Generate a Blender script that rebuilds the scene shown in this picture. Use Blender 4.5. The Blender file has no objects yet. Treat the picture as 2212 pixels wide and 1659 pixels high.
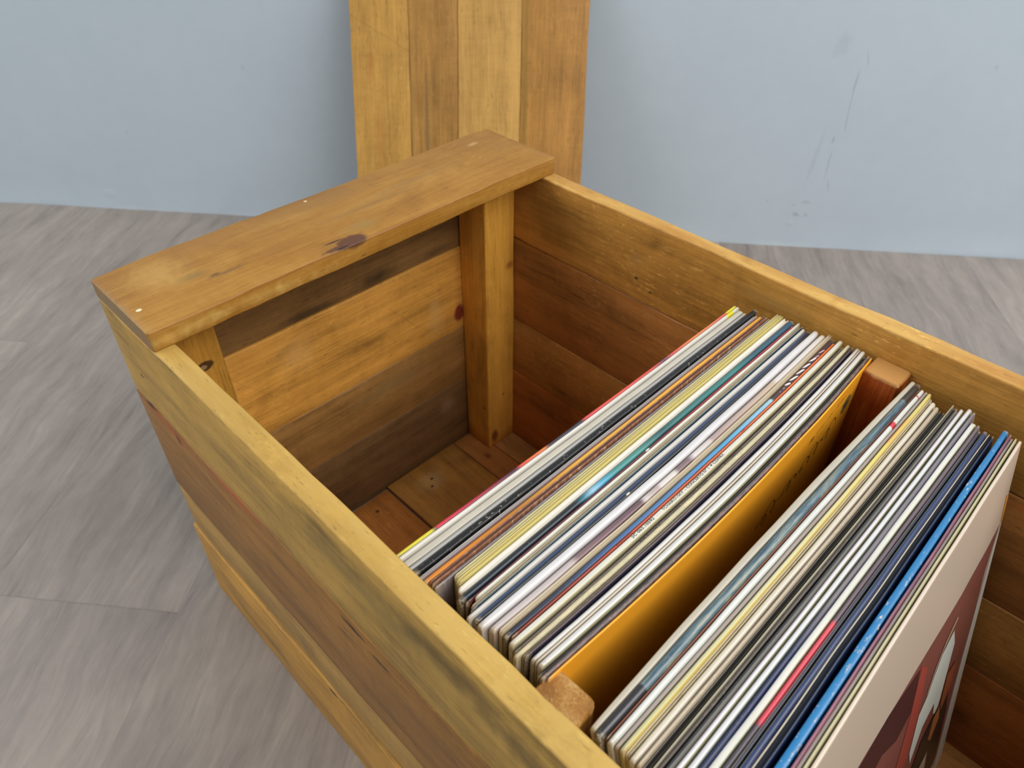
import bpy, bmesh, math, random
from mathutils import Vector, Matrix, noise
C = bpy.context.scene
COL = C.collection
# ------------------------------------------------------------------ camera
FZ = 0.3388                       # crate rim height above the floor
CAM = dict(f=1619.2005, pitch=0.71243, roll=0.0047, yaw=2.35955, loc=(0.4857, -0.1122, 0.2892 + FZ))
cam = bpy.data.cameras.new('camera'); camo = bpy.data.objects.new('camera', cam); COL.objects.link(camo)
cam.sensor_width = 36.0; cam.sensor_fit = 'HORIZONTAL'; cam.lens = CAM['f'] / 2212 * 36
cam.clip_start = 0.02; cam.clip_end = 50
def _cam_matrix():
    cy, sy = math.cos(CAM['yaw']), math.sin(CAM['yaw']); cp, sp = math.cos(CAM['pitch']), math.sin(CAM['pitch'])
    fw = Vector((cy*cp, sy*cp, -sp)); r = Vector((sy, -cy, 0)); u = r.cross(fw)
    cr, sr = math.cos(CAM['roll']), math.sin(CAM['roll'])
    r2 = r*cr + u*sr; u2 = u*cr - r*sr
    m = Matrix((r2, u2, -fw)).transposed().to_4x4(); m.translation = Vector(CAM['loc']); return m
camo.matrix_world = _cam_matrix()
cam.dof.use_dof = True; cam.dof.focus_distance = 0.45; cam.dof.aperture_fstop = 12.0
C.camera = camo
# ------------------------------------------------------------------ world, lights, exposure
w = bpy.data.worlds.new('room_light'); C.world = w; w.use_nodes = True
w.node_tree.nodes['Background'].inputs[0].default_value = (0.95, 0.97, 1.0, 1)
w.node_tree.nodes['Background'].inputs[1].default_value = 0.31
def area(name, loc, target, size, power, color):
    l = bpy.data.lights.new(name, 'AREA'); l.shape = 'RECTANGLE'; l.size = size[0]; l.size_y = size[1]
    l.energy = power; l.color = color
    o = bpy.data.objects.new(name, l); COL.objects.link(o); o.location = loc
    o.rotation_euler = (Vector(target) - Vector(loc)).to_track_quat('-Z', 'Y').to_euler()
    return o
area('window_light', (1.75, 0.70, 1.95), (0.15, 0.25, 0.2), (2.4, 1.7), 53, (1.0, 0.98, 0.95))
area('left_fill_light', (-1.4, -1.15, 1.9), (-0.1, 0.4, 0.2), (2.3, 1.6), 31, (1.0, 0.98, 0.95))  # added soft fill from the left, lifts the faces turned from the key
C.view_settings.view_transform = 'Standard'; C.view_settings.look = 'None'
C.view_settings.gamma = 1.0; C.view_settings.use_curve_mapping = False
C.view_settings.exposure = 0.20
# ------------------------------------------------------------------ helpers
def s2l(c):
    return tuple(((v/255)/12.92 if v/255 <= 0.04045 else ((v/255+0.055)/1.055)**2.4) for v in c[:3]) + (1.0,)
class NT:
    """small node-building helper"""
    def __init__(s, name):
        s.m = bpy.data.materials.new(name); s.m.use_nodes = True
        s.t = s.m.node_tree; s.n = s.t.nodes; s.l = s.t.links
        s.b = s.n['Principled BSDF']
    def _in(s, sock, v):
        if v is None: return
        if hasattr(v, 'is_output'): s.l.new(v, sock)
        else: sock.default_value = v
    def coord(s, kind='Object'):
        return s.n.new('ShaderNodeTexCoord').outputs[kind]
    def math(s, op, a, b=None, c=None, clamp=False):
        n = s.n.new('ShaderNodeMath'); n.operation = op; n.use_clamp = clamp
        s._in(n.inputs[0], a); s._in(n.inputs[1], b)
        if c is not None: s._in(n.inputs[2], c)
        return n.outputs[0]
    def vmul(s, v, k):
        n = s.n.new('ShaderNodeVectorMath'); n.operation = 'MULTIPLY'; s.l.new(v, n.inputs[0]); n.inputs[1].default_value = k
        return n.outputs[0]
    def vadd(s, v, k):
        n = s.n.new('ShaderNodeVectorMath'); n.operation = 'ADD'; s.l.new(v, n.inputs[0]); s._in(n.inputs[1], k)
        return n.outputs[0]
    def vlen(s, v):
        n = s.n.new('ShaderNodeVectorMath'); n.operation = 'LENGTH'; s.l.new(v, n.inputs[0]); return n.outputs['Value']
    def dot(s, v, k):
        n = s.n.new('ShaderNodeVectorMath'); n.operation = 'DOT_PRODUCT'; s.l.new(v, n.inputs[0]); n.inputs[1].default_value = k
        return n.outputs['Value']
    def sep(s, v):
        n = s.n.new('ShaderNodeSeparateXYZ'); s.l.new(v, n.inputs[0]); return n.outputs
    def comb(s, x, y, z):
        n = s.n.new('ShaderNodeCombineXYZ'); s._in(n.inputs[0], x); s._in(n.inputs[1], y); s._in(n.inputs[2], z); return n.outputs[0]
    def noise(s, v, scale=1.0, detail=3, rough=0.55, dist=0.0):
        n = s.n.new('ShaderNodeTexNoise'); s.l.new(v, n.inputs['Vector']); n.inputs['Scale'].default_value = scale
        n.inputs['Detail'].default_value = detail; n.inputs['Roughness'].default_value = rough
        n.inputs['Distortion'].default_value = dist
        return n.outputs[0]
    def mapr(s, v, a, b, c=0.0, d=1.0, smooth=False):
        n = s.n.new('ShaderNodeMapRange'); n.clamp = True
        if smooth: n.interpolation_type = 'SMOOTHSTEP'
        s._in(n.inputs[0], v)
        for i, k in enumerate((a, b, c, d)): n.inputs[i+1].default_value = k
        return n.outputs[0]
    def ramp(s, f, stops, interp='LINEAR'):
        n = s.n.new('ShaderNodeValToRGB'); s.l.new(f, n.inputs[0]); r = n.color_ramp; r.interpolation = interp
        r.elements.remove(r.elements[0]); r.elements[0].position = stops[0][0]; r.elements[0].color = s2l(stops[0][1])
        for p, c in stops[1:]:
            e = r.elements.new(p); e.color = s2l(c)
        return n.outputs[0]
    def mix(s, f, a, b, mode='MIX'):
        n = s.n.new('ShaderNodeMix'); n.data_type = 'RGBA'; n.blend_type = mode; n.clamp_factor = True
        s._in(n.inputs[0], f); s._in(n.inputs[6], a); s._in(n.inputs[7], b); return n.outputs[2]
    def bump(s, h, strength=0.3, dist=0.001):
        n = s.n.new('ShaderNodeBump'); n.inputs['Strength'].default_value = strength; n.inputs['Distance'].default_value = dist
        s.l.new(h, n.inputs['Height']); s.l.new(n.outputs[0], s.b.inputs['Normal'])
    def out(s, color=None, rough=0.5, spec=0.5, coat=0.0, coatr=0.2):
        s._in(s.b.inputs['Base Color'], color); s._in(s.b.inputs['Roughness'], rough)
        s.b.inputs['Specular IOR Level'].default_value = spec
        s.b.inputs['Coat Weight'].default_value = coat; s.b.inputs['Coat Roughness'].default_value = coatr
        return s.m

def wood(name, axis, seed, base, dark=None, light=None, spots=(), rough=0.5, saw=0.0, blotch=1.0, streak=1.0, wear=0.25, edge=None, diag=None):
    """stained pine; axis = grain direction; spots = [(centre, radii, colour, softness, amount)] in object space"""
    dark = dark or tuple(int(v*0.68) for v in base); light = light or tuple(min(255, int(v*1.17)+6) for v in base)
    t = NT(name); P0 = t.coord()
    rnd = random.Random(seed)
    P = t.vadd(P0, tuple(rnd.uniform(-9, 9) for _ in range(3)))
    k = {'x': (1, 0, 0), 'y': (0, 1, 0), 'z': (0, 0, 1)}[axis]
    st = lambda along, across: tuple(along if q else across for q in k)
    wob = t.noise(t.vmul(P, st(4, 14)), 1, 2)
    n_w = t.n.new('ShaderNodeVectorMath'); n_w.operation = 'MULTIPLY_ADD'
    t.l.new(t.comb(wob, wob, wob), n_w.inputs[0]); n_w.inputs[1].default_value = (0.012,)*3; t.l.new(P, n_w.inputs[2])
    Q = n_w.outputs[0]
    n1 = t.noise(t.vmul(Q, st(3.0, 55)), 1, 4, 0.6)
    n2 = t.noise(t.vmul(Q, st(16, 620)), 1, 4, 0.65)
    n3 = t.noise(t.vmul(P, st(12, 22)), 1, 4, 0.6, 0.8)
    n4 = t.noise(t.vmul(P, tuple(190 if q else 30 for q in k)), 1, 2, 0.5, 0.4)
    v = t.math('MULTIPLY_ADD', t.math('SUBTRACT', n1, 0.5), 0.85*streak, 0.5)
    v = t.math('MULTIPLY_ADD', t.math('SUBTRACT', n2, 0.5), 0.62, v)
    v = t.math('MULTIPLY_ADD', t.math('SUBTRACT', n3, 0.5), 0.75*blotch, v)
    v = t.math('MULTIPLY_ADD', t.math('SUBTRACT', n4, 0.5), 0.14 + saw*0.6, v)
    col = t.ramp(v, [(0.12, dark), (0.46, base), (0.85, light)])
    if diag:
        a_, b_ = diag; i0 = 'xyz'.index(axis); oth = [i for i in range(3) if i != i0][0 if axis != 'y' else 1]
        if axis == 'y': oth = 2 if abs(spots[0][0][0]) < 0.005 and spots else 0
        kv = [0, 0, 0]; kv[i0] = a_; kv[oth] = b_
        dd = t.math('MULTIPLY_ADD', wob, 0.03, t.dot(P, tuple(kv)))
        ln_ = t.noise(t.comb(t.math('MULTIPLY', dd, 150), 0.0, 0.0), 1, 2, 0.7)
        gate = t.mapr(t.noise(P, 12, 2), 0.42, 0.6, 0.15, 1)
        col = t.mix(t.math('MULTIPLY', t.mapr(ln_, 0.60, 0.68, 0, 0.5), gate), col, s2l(dark))
        col = t.mix(t.math('MULTIPLY', t.mapr(ln_, 0.36, 0.28, 0, 0.35), gate), col, s2l(light))
    # scuffed, paler flecks and small dark pores
    if edge:        # paler, rubbed upper arris
        ez = t.math('MULTIPLY_ADD', t.math('SUBTRACT', t.noise(P0, 55, 4, 0.6), 0.5), 0.006, t.sep(P0)[2])
        ec = t.mix(t.mapr(t.noise(t.vmul(P, st(9, 60)), 1, 4), 0.35, 0.65), s2l(edge[1]), s2l(edge[2]))
        col = t.mix(t.mapr(ez, edge[0]-0.0016, edge[0]-0.0002, 0, 0.9), col, ec)
    fl = t.noise(t.vmul(P, st(95, 330)), 1, 5, 0.75)
    big = t.noise(P, 9, 2, 0.5)
    fm = t.math('MULTIPLY', t.mapr(fl, 0.56, 0.68, 0, 1), t.mapr(big, 0.45, 0.68, 0.12*wear, wear))
    col = t.mix(fm, col, s2l(tuple(min(255, int(q*1.12)+26) for q in light)))
    po = t.noise(t.vmul(P, st(90, 620)), 1, 2, 0.6)
    col = t.mix(t.mapr(po, 0.64, 0.74, 0, 0.5), col, s2l(tuple(int(q*0.62) for q in dark)))
    for sp in spots:
        ctr, rad, scol, soft, amt = sp
        d = t.vadd(P0, tuple(-q for q in ctr)); d = t.vmul(d, tuple(1/q for q in rad))
        L = t.vlen(d)
        L = t.math('MULTIPLY_ADD', t.math('SUBTRACT', t.noise(P0, 160 if min(rad) < 0.004 else 70, 2), 0.5), 0.9, L)
        col = t.mix(t.mapr(L, 1-soft, 1+soft*0.4, amt, 0, True), col, s2l(scol))
    h = t.math('MULTIPLY_ADD', n2, 0.6, t.math('MULTIPLY_ADD', n4, 0.5 + saw*2, t.math('MULTIPLY', n1, 0.6)))
    t.bump(h, 0.55, 0.0007)
    r = t.math('MULTIPLY_ADD', n3, 0.25, rough-0.12)
    return t.out(col, r, 0.32, 0.03, 0.3)

def plain(name, c, rough=0.5, spec=0.5):
    t = NT(name); n = t.noise(t.coord(), 60, 3)
    return t.out(t.mix(t.mapr(n, 0.3, 0.7, 0, 0.12), s2l(c), s2l(tuple(int(q*0.8) for q in c))), rough, spec)

def mesh_obj(name, verts, faces, mat, parent=None, loc=(0, 0, 0), uvs=None, smooth=40, fmats=None):
    me = bpy.data.meshes.new(name); me.from_pydata([tuple(Vector(v)-Vector(loc)) for v in verts] if loc != (0, 0, 0) and parent is None else [tuple(v) for v in verts], [], faces)
    mats = mat if isinstance(mat, (list, tuple)) else [mat]
    for m in mats: me.materials.append(m)
    if fmats:
        for p, i in zip(me.polygons, fmats): p.material_index = i
    if uvs:
        uv = me.uv_layers.new(name='UVMap')
        for l in me.loops: uv.data[l.index].uv = uvs[l.vertex_index]
    bm = bmesh.new(); bm.from_mesh(me); bmesh.ops.recalc_face_normals(bm, faces=bm.faces); bm.to_mesh(me); bm.free()
    if smooth:
        for p in me.polygons: p.use_smooth = True
        me.set_sharp_from_angle(angle=math.radians(smooth))
    o = bpy.data.objects.new(name, me); COL.objects.link(o)
    if parent: o.parent = parent
    else: o.location = loc
    return o
def empty(name, loc, label=None, cat=None, group=None):
    o = bpy.data.objects.new(name, None); COL.objects.link(o); o.location = loc; o.empty_display_size = 0.05
    if label: tag(o, label, cat, group)
    return o
def tag(o, label, cat, group=None):
    o['label'] = label; o['category'] = cat
    if group: o['group'] = group
    return o
NS = lambda a, b, c=0.0: noise.noise(Vector((a, b, c)))

def board(name, lo, hi, axis, mat, parent=None, r=0.0015, jit=0.0004, seed=0, bow=None, rs=None, matrix=None, n=None):
    """sawn board between corners lo and hi; softened arrises, slightly wavy along its length.
       bow(t) -> Vector offset along the length; rs = four corner radii"""
    ax = 'xyz'.index(axis); a, b = [i for i in range(3) if i != ax]
    L = hi[ax]-lo[ax]; n = n or max(6, int(L/0.018))
    rs = rs or (r,)*4
    ts = [0.0, 0.0] + [i/n for i in range(1, n)] + [1.0, 1.0]
    verts = []; S = 4
    cor = [(lo[a], lo[b], 1, 1), (hi[a], lo[b], -1, 1), (hi[a], hi[b], -1, -1), (lo[a], hi[b], 1, -1)]
    for k, t in enumerate(ts):
        endring = k in (0, len(ts)-1)
        pos = lo[ax] + L*t
        if not endring and k in (1, len(ts)-2): pos += (r if k == 1 else -r)
        for ci, (ca, cb, sa, sb) in enumerate(cor):
            rr = rs[ci]
            ja = NS(pos*14, seed*3.1+ci*7, 1)*jit*1.6 + NS(pos*60, seed+ci*5, 3)*jit*0.8
            jb = NS(pos*14, seed*3.1+ci*7, 9)*jit*1.6 + NS(pos*60, seed+ci*5, 7)*jit*0.8
            ins = r*0.8 if endring else 0
            cx, cy = ca + sa*(rr+ins) + ja, cb + sb*(rr+ins) + jb
            a0 = {0: math.pi, 1: 1.5*math.pi, 2: 0, 3: 0.5*math.pi}[ci]
            for s in range(S):
                an = a0 + s/(S-1)*math.pi/2
                p = [0, 0, 0]; p[ax] = pos; p[a] = cx + rr*math.cos(an); p[b] = cy + rr*math.sin(an)
                p = Vector(p)
                if bow: p += bow(t)
                if matrix: p = matrix @ p
                verts.append(p)
    R = 4*S; faces = []
    for k in range(len(ts)-1):
        for j in range(R):
            faces.append((k*R+j, k*R+(j+1) % R, (k+1)*R+(j+1) % R, (k+1)*R+j))
    faces.append(tuple(range(R))); faces.append(tuple((len(ts)-1)*R+j for j in range(R))[::-1])
    return mesh_obj(name, verts, faces, mat, parent)

# ------------------------------------------------------------------ room: floor and painted wall
WN = Vector((-0.634, 0.774, 0)).normalized(); WD = Vector((0.774, 0.634, 0)).normalized(); WO = 0.721
def wallp(s, z, off=0.0): return WD*s + WN*(WO-off) + Vector((0, 0, z))
# floor: grey oak-look planks running at right angles to the wall
t = NT('grey_oak_floor_planks'); P = t.coord()
s_ = t.dot(P, tuple(WD)); n_ = t.dot(P, tuple(WN))
q = t.math('DIVIDE', t.math('ADD', s_, 0.048), 0.193); bi = t.math('FLOOR', q); fr = t.math('SUBTRACT', q, bi)
ps = t.math('DIVIDE', t.math('SUBTRACT', n_, t.math('MULTIPLY_ADD', bi, 0.4105, 0.3755)), 1.2)
pi_ = t.math('FLOOR', ps); pf = t.math('SUBTRACT', ps, pi_)
wn = t.n.new('ShaderNodeTexWhiteNoise'); wn.noise_dimensions = '2D'; t.l.new(t.comb(bi, pi_, 0.0), wn.inputs['Vector']); rid = wn.outputs['Value']
V = t.comb(t.math('MULTIPLY_ADD', rid, 7.0, s_), t.math('MULTIPLY_ADD', rid, 13.0, n_), 0.0)
wv = t.noise(t.vmul(V, (9, 5, 1)), 1, 2); V = t.vadd(V, t.comb(t.math('MULTIPLY', wv, 0.05), 0.0, 0.0))
g1 = t.noise(t.vmul(V, (42, 5.5, 1)), 1, 6, 0.68); g2 = t.noise(t.vmul(V, (210, 16, 1)), 1, 3, 0.6); g3 = t.noise(V, 6, 3)
g4 = t.noise(t.vmul(V, (120, 60, 1)), 1, 3, 0.7)
v = t.math('MULTIPLY_ADD', t.math('SUBTRACT', g1, 0.5), 1.0, 0.47)
v = t.math('MULTIPLY_ADD', t.math('SUBTRACT', g2, 0.5), 0.42, v)
v = t.math('MULTIPLY_ADD', t.math('SUBTRACT', g3, 0.5), 0.55, v)
v = t.math('MULTIPLY_ADD', t.math('SUBTRACT', g4, 0.5), 0.22, v)
v = t.math('MULTIPLY_ADD', t.math('SUBTRACT', rid, 0.5), 0.30, v)
col = t.ramp(v, [(0.05, (116, 107, 102)), (0.35, (138, 129, 123)), (0.6, (154, 145, 137)), (0.95, (176, 168, 156))])
dk = t.math('MULTIPLY', t.mapr(g1, 0.30, 0.42, 1, 0), t.mapr(g2, 0.4, 0.55, 1, 0.2))
col = t.mix(t.math('MULTIPLY', dk, 0.30), col, s2l((112, 103, 104)))
e1 = t.math('MINIMUM', fr, t.math('SUBTRACT', 1.0, fr)); e2 = t.math('MINIMUM', pf, t.math('SUBTRACT', 1.0, pf))
seam = t.math('MAXIMUM', t.mapr(e1, 0.002, 0.006, 0.6, 0), t.mapr(e2, 0.0004, 0.0011, 1, 0))
col = t.mix(t.math('MULTIPLY', seam, 0.30), col, s2l((102, 94, 90)))
t.bump(t.math('MULTIPLY_ADD', g2, 0.5, g1), 0.12, 0.0005)
FLOOR = t.out(col, t.math('MULTIPLY_ADD', g1, 0.2, 0.38), 0.4)
fv = [WD*-4.5+WN*-3.6, WD*4.5+WN*-3.6, WD*4.5+WN*(WO+0.10), WD*-4.5+WN*(WO+0.10)]
fl = mesh_obj('floor', fv + [p+Vector((0, 0, -0.05)) for p in fv], [(0, 1, 2, 3), (7, 6, 5, 4), (0, 4, 5, 1), (1, 5, 6, 2), (2, 6, 7, 3), (3, 7, 4, 0)], FLOOR, smooth=0)
fl['kind'] = 'structure'
# wall
t = NT('blue_grey_plaster'); P = t.coord(); S = t.comb(t.dot(P, tuple(WD)), t.sep(P)[2], 0.0)
a1 = t.noise(S, 3.0, 3); a2 = t.noise(S, 34, 4, 0.6); a3 = t.noise(S, 240, 3)
col = t.ramp(t.math('MULTIPLY_ADD', t.math('SUBTRACT', a2, 0.5), 0.5, a1), [(0.25, (187, 202, 214)), (0.75, (193, 208, 218))])
hsum = t.math('MULTIPLY_ADD', a3, 0.05, t.math('MULTIPLY', a2, 0.35))
def wall_mark(col, hs, c, rad, tilt, scol, amt, depth):
    d = t.vadd(S, (-c[0], -c[1]-FZ, 0)); rt = t.n.new('ShaderNodeVectorRotate'); rt.rotation_type = 'Z_AXIS'
    t.l.new(d, rt.inputs['Vector']); rt.inputs['Angle'].default_value = tilt
    L = t.vlen(t.vmul(rt.outputs[0], (1/rad[0], 1/rad[1], 1)))
    L = t.math('MULTIPLY_ADD', t.math('SUBTRACT', t.noise(S, 120, 3), 0.5), 1.1, L)
    m = t.mapr(L, 0.4, 1.15, 1, 0, True)
    return t.mix(t.math('MULTIPLY', m, amt*0.40), col, s2l(scol)), t.math('MULTIPLY_ADD', m, -depth, hs)
for mk in [((0.672, -0.075), (0.0016, 0.020), 0.02, (128, 140, 156), 0.75, 0.6), ((0.673, -0.105), (0.0012, 0.022), -0.05, (134, 146, 162), 0.6, 0.6),
           ((0.675, -0.133), (0.0013, 0.016), -0.08, (130, 142, 158), 0.7, 0.6), ((0.664, -0.160), (0.0017, 0.008), 0.1, (126, 136, 150), 0.8, 0.6),
           ((0.667, -0.196), (0.0018, 0.026), 0.0, (138, 150, 166), 0.65, 0.5), ((0.676, -0.232), (0.0015, 0.014), -0.3, (140, 152, 166), 0.6, 0.5),
           ((0.679, -0.045), (0.0016, 0.014), -0.3, (150, 160, 172), 0.5, 0.3), ((0.640, -0.283), (0.006, 0.004), 0.3, (128, 142, 140), 0.75, 0.6),
           ((0.655, -0.283), (0.003, 0.004), 0.0, (134, 144, 156), 0.6, 0.4), ((0.650, -0.262), (0.007, 0.004), 0.0, (148, 158, 166), 0.6, 0.5),
           ((0.632, -0.266), (0.003, 0.002), 0.0, (150, 158, 164), 0.6, 0.4), ((0.592, -0.262), (0.003, 0.003), 0.0, (150, 160, 168), 0.5, 0.3),
           ((0.634, -0.297), (0.006, 0.006), 0.0, (196, 206, 208), 0.5, -0.5), ((0.850, -0.05), (0.002, 0.004), 0.0, (130, 138, 146), 0.6, 0.3),
           ((0.64, -0.03), (0.012, 0.02), 0.3, (158, 172, 184), 0.5, 0.3), ((0.645, -0.19), (0.004, 0.05), 0.1, (160, 172, 186), 0.5, 0.4),
           ((-0.09, -0.045), (0.003, 0.002), 0.0, (186, 176, 180), 0.6, 0.0), ((-0.22, -0.09), (0.003, 0.005), 0.0, (142, 158, 178), 0.5, 0.3),
           ((-0.44, -0.2), (0.002, 0.005), 0.5, (142, 158, 176), 0.5, 0.3), ((-0.51, -0.31), (0.014, 0.008), 0.0, (196, 206, 214), 0.5, -0.6)]:
    col, hsum = wall_mark(col, hsum, *mk)
t.bump(hsum, 0.25, 0.0018)
PL = t.out(col, 0.62, 0.3)
nx, nz = 300, 10; vs, fs = [], []
zs = [0.0, 0.003, 0.01, 0.05, 0.2, 0.5, 1.0, 1.6, 2.2, 2.7]
for i in range(nx+1):
    s = -4.5 + 9*i/nx
    for j, z in enumerate(zs):
        edge = 0.0012*NS(s*40, 3)+0.0015*NS(s*9, 8) if j == 0 else 0
        vs.append(wallp(s, z-0.0002, 0.0008*NS(s*6, z*6, 2) + (0.0015*(0.5+NS(s*30, z*200, 5)) if j < 2 else 0)))
nf = len(zs)
for i in range(nx):
    for j in range(nf-1): fs.append((i*nf+j, (i+1)*nf+j, (i+1)*nf+j+1, i*nf+j+1))
b0 = len(vs); vs += [wallp(-4.5, 0, -0.1), wallp(4.5, 0, -0.1), wallp(4.5, 2.7, -0.1), wallp(-4.5, 2.7, -0.1)]
fs.append((b0, b0+3, b0+2, b0+1))
wl = mesh_obj('wall_back', vs, fs, PL, smooth=0)
for p in wl.data.polygons: p.use_smooth = True
wl['kind'] = 'structure'

# ------------------------------------------------------------------ record crate
W, T, E, LX = 0.335, 0.0141, 0.0125, 0.784
ZI = 0.0058                        # top of the crate's bottom boards
Z = lambda z: z + FZ
crate = empty('record_crate', (0, 0, 0), 'open amber-stained pine plank crate half filled with vinyl record sleeves', 'crate')
BR = (166, 118, 50)
# left long side
sl = [(-0.0805, 0.0, (186, 148, 72), 'first'), (-0.1855, -0.0808, (152, 108, 52), 's'), (-0.2418, -0.1858, (178, 140, 76), 't'), (-0.3388, -0.2421, (190, 142, 66), 'u')]
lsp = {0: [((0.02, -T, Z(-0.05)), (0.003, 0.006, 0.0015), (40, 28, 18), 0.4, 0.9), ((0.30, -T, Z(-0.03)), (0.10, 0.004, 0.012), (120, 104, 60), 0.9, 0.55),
           ((0.25, -T, Z(-0.012)), (0.02, 0.004, 0.006), (96, 78, 42), 0.9, 0.6), ((0.35, -T, Z(-0.018)), (0.05, 0.004, 0.010), (78, 64, 40), 0.9, 0.7), ((0.42, -T, Z(-0.03)), (0.06, 0.004, 0.014), (92, 76, 48), 0.9, 0.75),  # stains towards the near end, deepened to stand in for shade there
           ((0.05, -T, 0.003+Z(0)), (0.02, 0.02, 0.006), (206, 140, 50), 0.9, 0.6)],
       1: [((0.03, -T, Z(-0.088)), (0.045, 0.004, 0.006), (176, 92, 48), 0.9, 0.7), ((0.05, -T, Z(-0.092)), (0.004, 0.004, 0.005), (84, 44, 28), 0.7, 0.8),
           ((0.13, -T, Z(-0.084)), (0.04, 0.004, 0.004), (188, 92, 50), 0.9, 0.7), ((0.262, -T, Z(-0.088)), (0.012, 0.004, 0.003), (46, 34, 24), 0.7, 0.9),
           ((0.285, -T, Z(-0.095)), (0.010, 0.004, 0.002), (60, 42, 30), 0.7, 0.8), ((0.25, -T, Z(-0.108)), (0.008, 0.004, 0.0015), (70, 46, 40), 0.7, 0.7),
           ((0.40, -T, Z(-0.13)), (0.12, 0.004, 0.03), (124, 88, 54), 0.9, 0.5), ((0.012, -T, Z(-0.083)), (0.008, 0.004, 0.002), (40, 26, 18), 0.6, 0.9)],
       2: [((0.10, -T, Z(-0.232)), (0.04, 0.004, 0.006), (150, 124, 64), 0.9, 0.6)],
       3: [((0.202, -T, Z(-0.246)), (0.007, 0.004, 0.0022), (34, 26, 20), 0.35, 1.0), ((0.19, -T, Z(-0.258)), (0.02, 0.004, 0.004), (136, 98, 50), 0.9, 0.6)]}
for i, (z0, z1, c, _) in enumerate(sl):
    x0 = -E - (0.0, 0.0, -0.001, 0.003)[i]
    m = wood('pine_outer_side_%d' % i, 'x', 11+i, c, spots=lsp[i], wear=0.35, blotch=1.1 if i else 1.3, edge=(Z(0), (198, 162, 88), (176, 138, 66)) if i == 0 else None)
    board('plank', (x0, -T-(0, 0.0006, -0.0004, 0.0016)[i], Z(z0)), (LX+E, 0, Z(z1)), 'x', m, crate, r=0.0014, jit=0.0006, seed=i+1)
# right long side (inner face is what shows)
sr = [(-0.0728, 0.0, (180, 130, 58)), (-0.1668, -0.0731, (156, 104, 50)), (-0.2365, -0.1671, (166, 118, 58)), (-0.3388, -0.2368, (160, 98, 44))]
rsp = {0: [((0.182, W, Z(-0.052)), (0.0022, 0.003, 0.0014), (40, 46, 40), 0.4, 0.9), ((0.197, W, Z(-0.059)), (0.0014, 0.003, 0.001), (52, 54, 44), 0.4, 0.8),
           ((0.180, W, Z(-0.036)), (0.006, 0.003, 0.012), (176, 134, 74), 0.9, 0.6), ((0.30, W, Z(-0.018)), (0.03, 0.004, 0.006), (182, 142, 80), 0.95, 0.5),
           ((0.33, W, Z(-0.030)), (0.02, 0.004, 0.004), (196, 160, 108), 0.95, 0.4), ((0.08, W, Z(-0.03)), (0.07, 0.004, 0.02), (118, 82, 38), 0.95, 0.4)],
       1: [((0.12, W, Z(-0.10)), (0.012, 0.003, 0.0008), (80, 46, 24), 0.6, 0.8), ((0.5, W, Z(-0.08)), (0.03, 0.003, 0.004), (188, 108, 50), 0.9, 0.5)],
       2: [((0.05, W, Z(-0.178)), (0.02, 0.003, 0.010), (176, 136, 80), 0.9, 0.5)], 3: []}
for i, (z0, z1, c) in enumerate(sr):
    m = wood('pine_inner_side_%d' % i, 'x', 31+i, c, spots=rsp[i], wear=(0.9, 0.5, 0.8, 0.5)[i], blotch=1.2, edge=(Z(0), (210, 168, 92), (182, 130, 60)) if i == 0 else None)
    board('plank', (-E, W, Z(z0)), (LX+E, W+T, Z(z1)), 'x', m, crate, r=0.0015, jit=0.0006, seed=20+i)
# end walls: far one with its own boards, near one behind the camera's field
er = [(-0.082, 0.0, (120, 90, 50)), (-0.178, -0.0823, (196, 142, 62)), (-0.248, -0.1783, (142, 104, 54)), (-0.3388, -0.2483, (112, 84, 50))]  # two lowest boards darkened, their colour carries the shade deep in the crate
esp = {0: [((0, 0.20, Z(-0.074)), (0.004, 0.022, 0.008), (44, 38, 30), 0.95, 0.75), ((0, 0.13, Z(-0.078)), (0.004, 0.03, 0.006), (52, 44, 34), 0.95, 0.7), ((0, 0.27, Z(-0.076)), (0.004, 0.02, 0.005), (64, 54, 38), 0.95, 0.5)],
       1: [((0, 0.292, Z(-0.158)), (0.004, 0.007, 0.012), (120, 40, 34), 0.35, 0.95), ((0, 0.262, Z(-0.150)), (0.004, 0.012, 0.026), (206, 164, 96), 0.9, 0.55), ((0, 0.11, Z(-0.11)), (0.004, 0.02, 0.02), (206, 164, 98), 0.95, 0.5), ((0.001, 0.14, Z(-0.1772)), (0.003, 0.11, 0.0008), (214, 190, 152), 0.5, 0.6)],
       2: [((0.001, 0.19, Z(-0.2475)), (0.003, 0.09, 0.0007), (204, 176, 132), 0.5, 0.6), ((0, 0.2, Z(-0.2)), (0.004, 0.05, 0.01), (140, 116, 72), 0.95, 0.5)],
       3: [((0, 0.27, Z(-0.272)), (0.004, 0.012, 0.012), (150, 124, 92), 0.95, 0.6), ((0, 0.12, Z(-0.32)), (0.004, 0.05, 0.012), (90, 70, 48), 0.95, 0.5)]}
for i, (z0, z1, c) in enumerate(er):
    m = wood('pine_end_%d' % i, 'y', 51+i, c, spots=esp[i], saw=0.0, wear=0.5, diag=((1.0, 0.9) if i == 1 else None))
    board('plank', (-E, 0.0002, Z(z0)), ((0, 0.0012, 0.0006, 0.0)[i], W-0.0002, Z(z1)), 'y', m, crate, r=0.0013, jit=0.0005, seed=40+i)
    board('plank', (LX, 0.0002, Z(z0)), (LX+E, W-0.0002, Z(z1)), 'y', m, crate, r=0.0010, jit=0.0003, seed=44+i)
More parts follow.
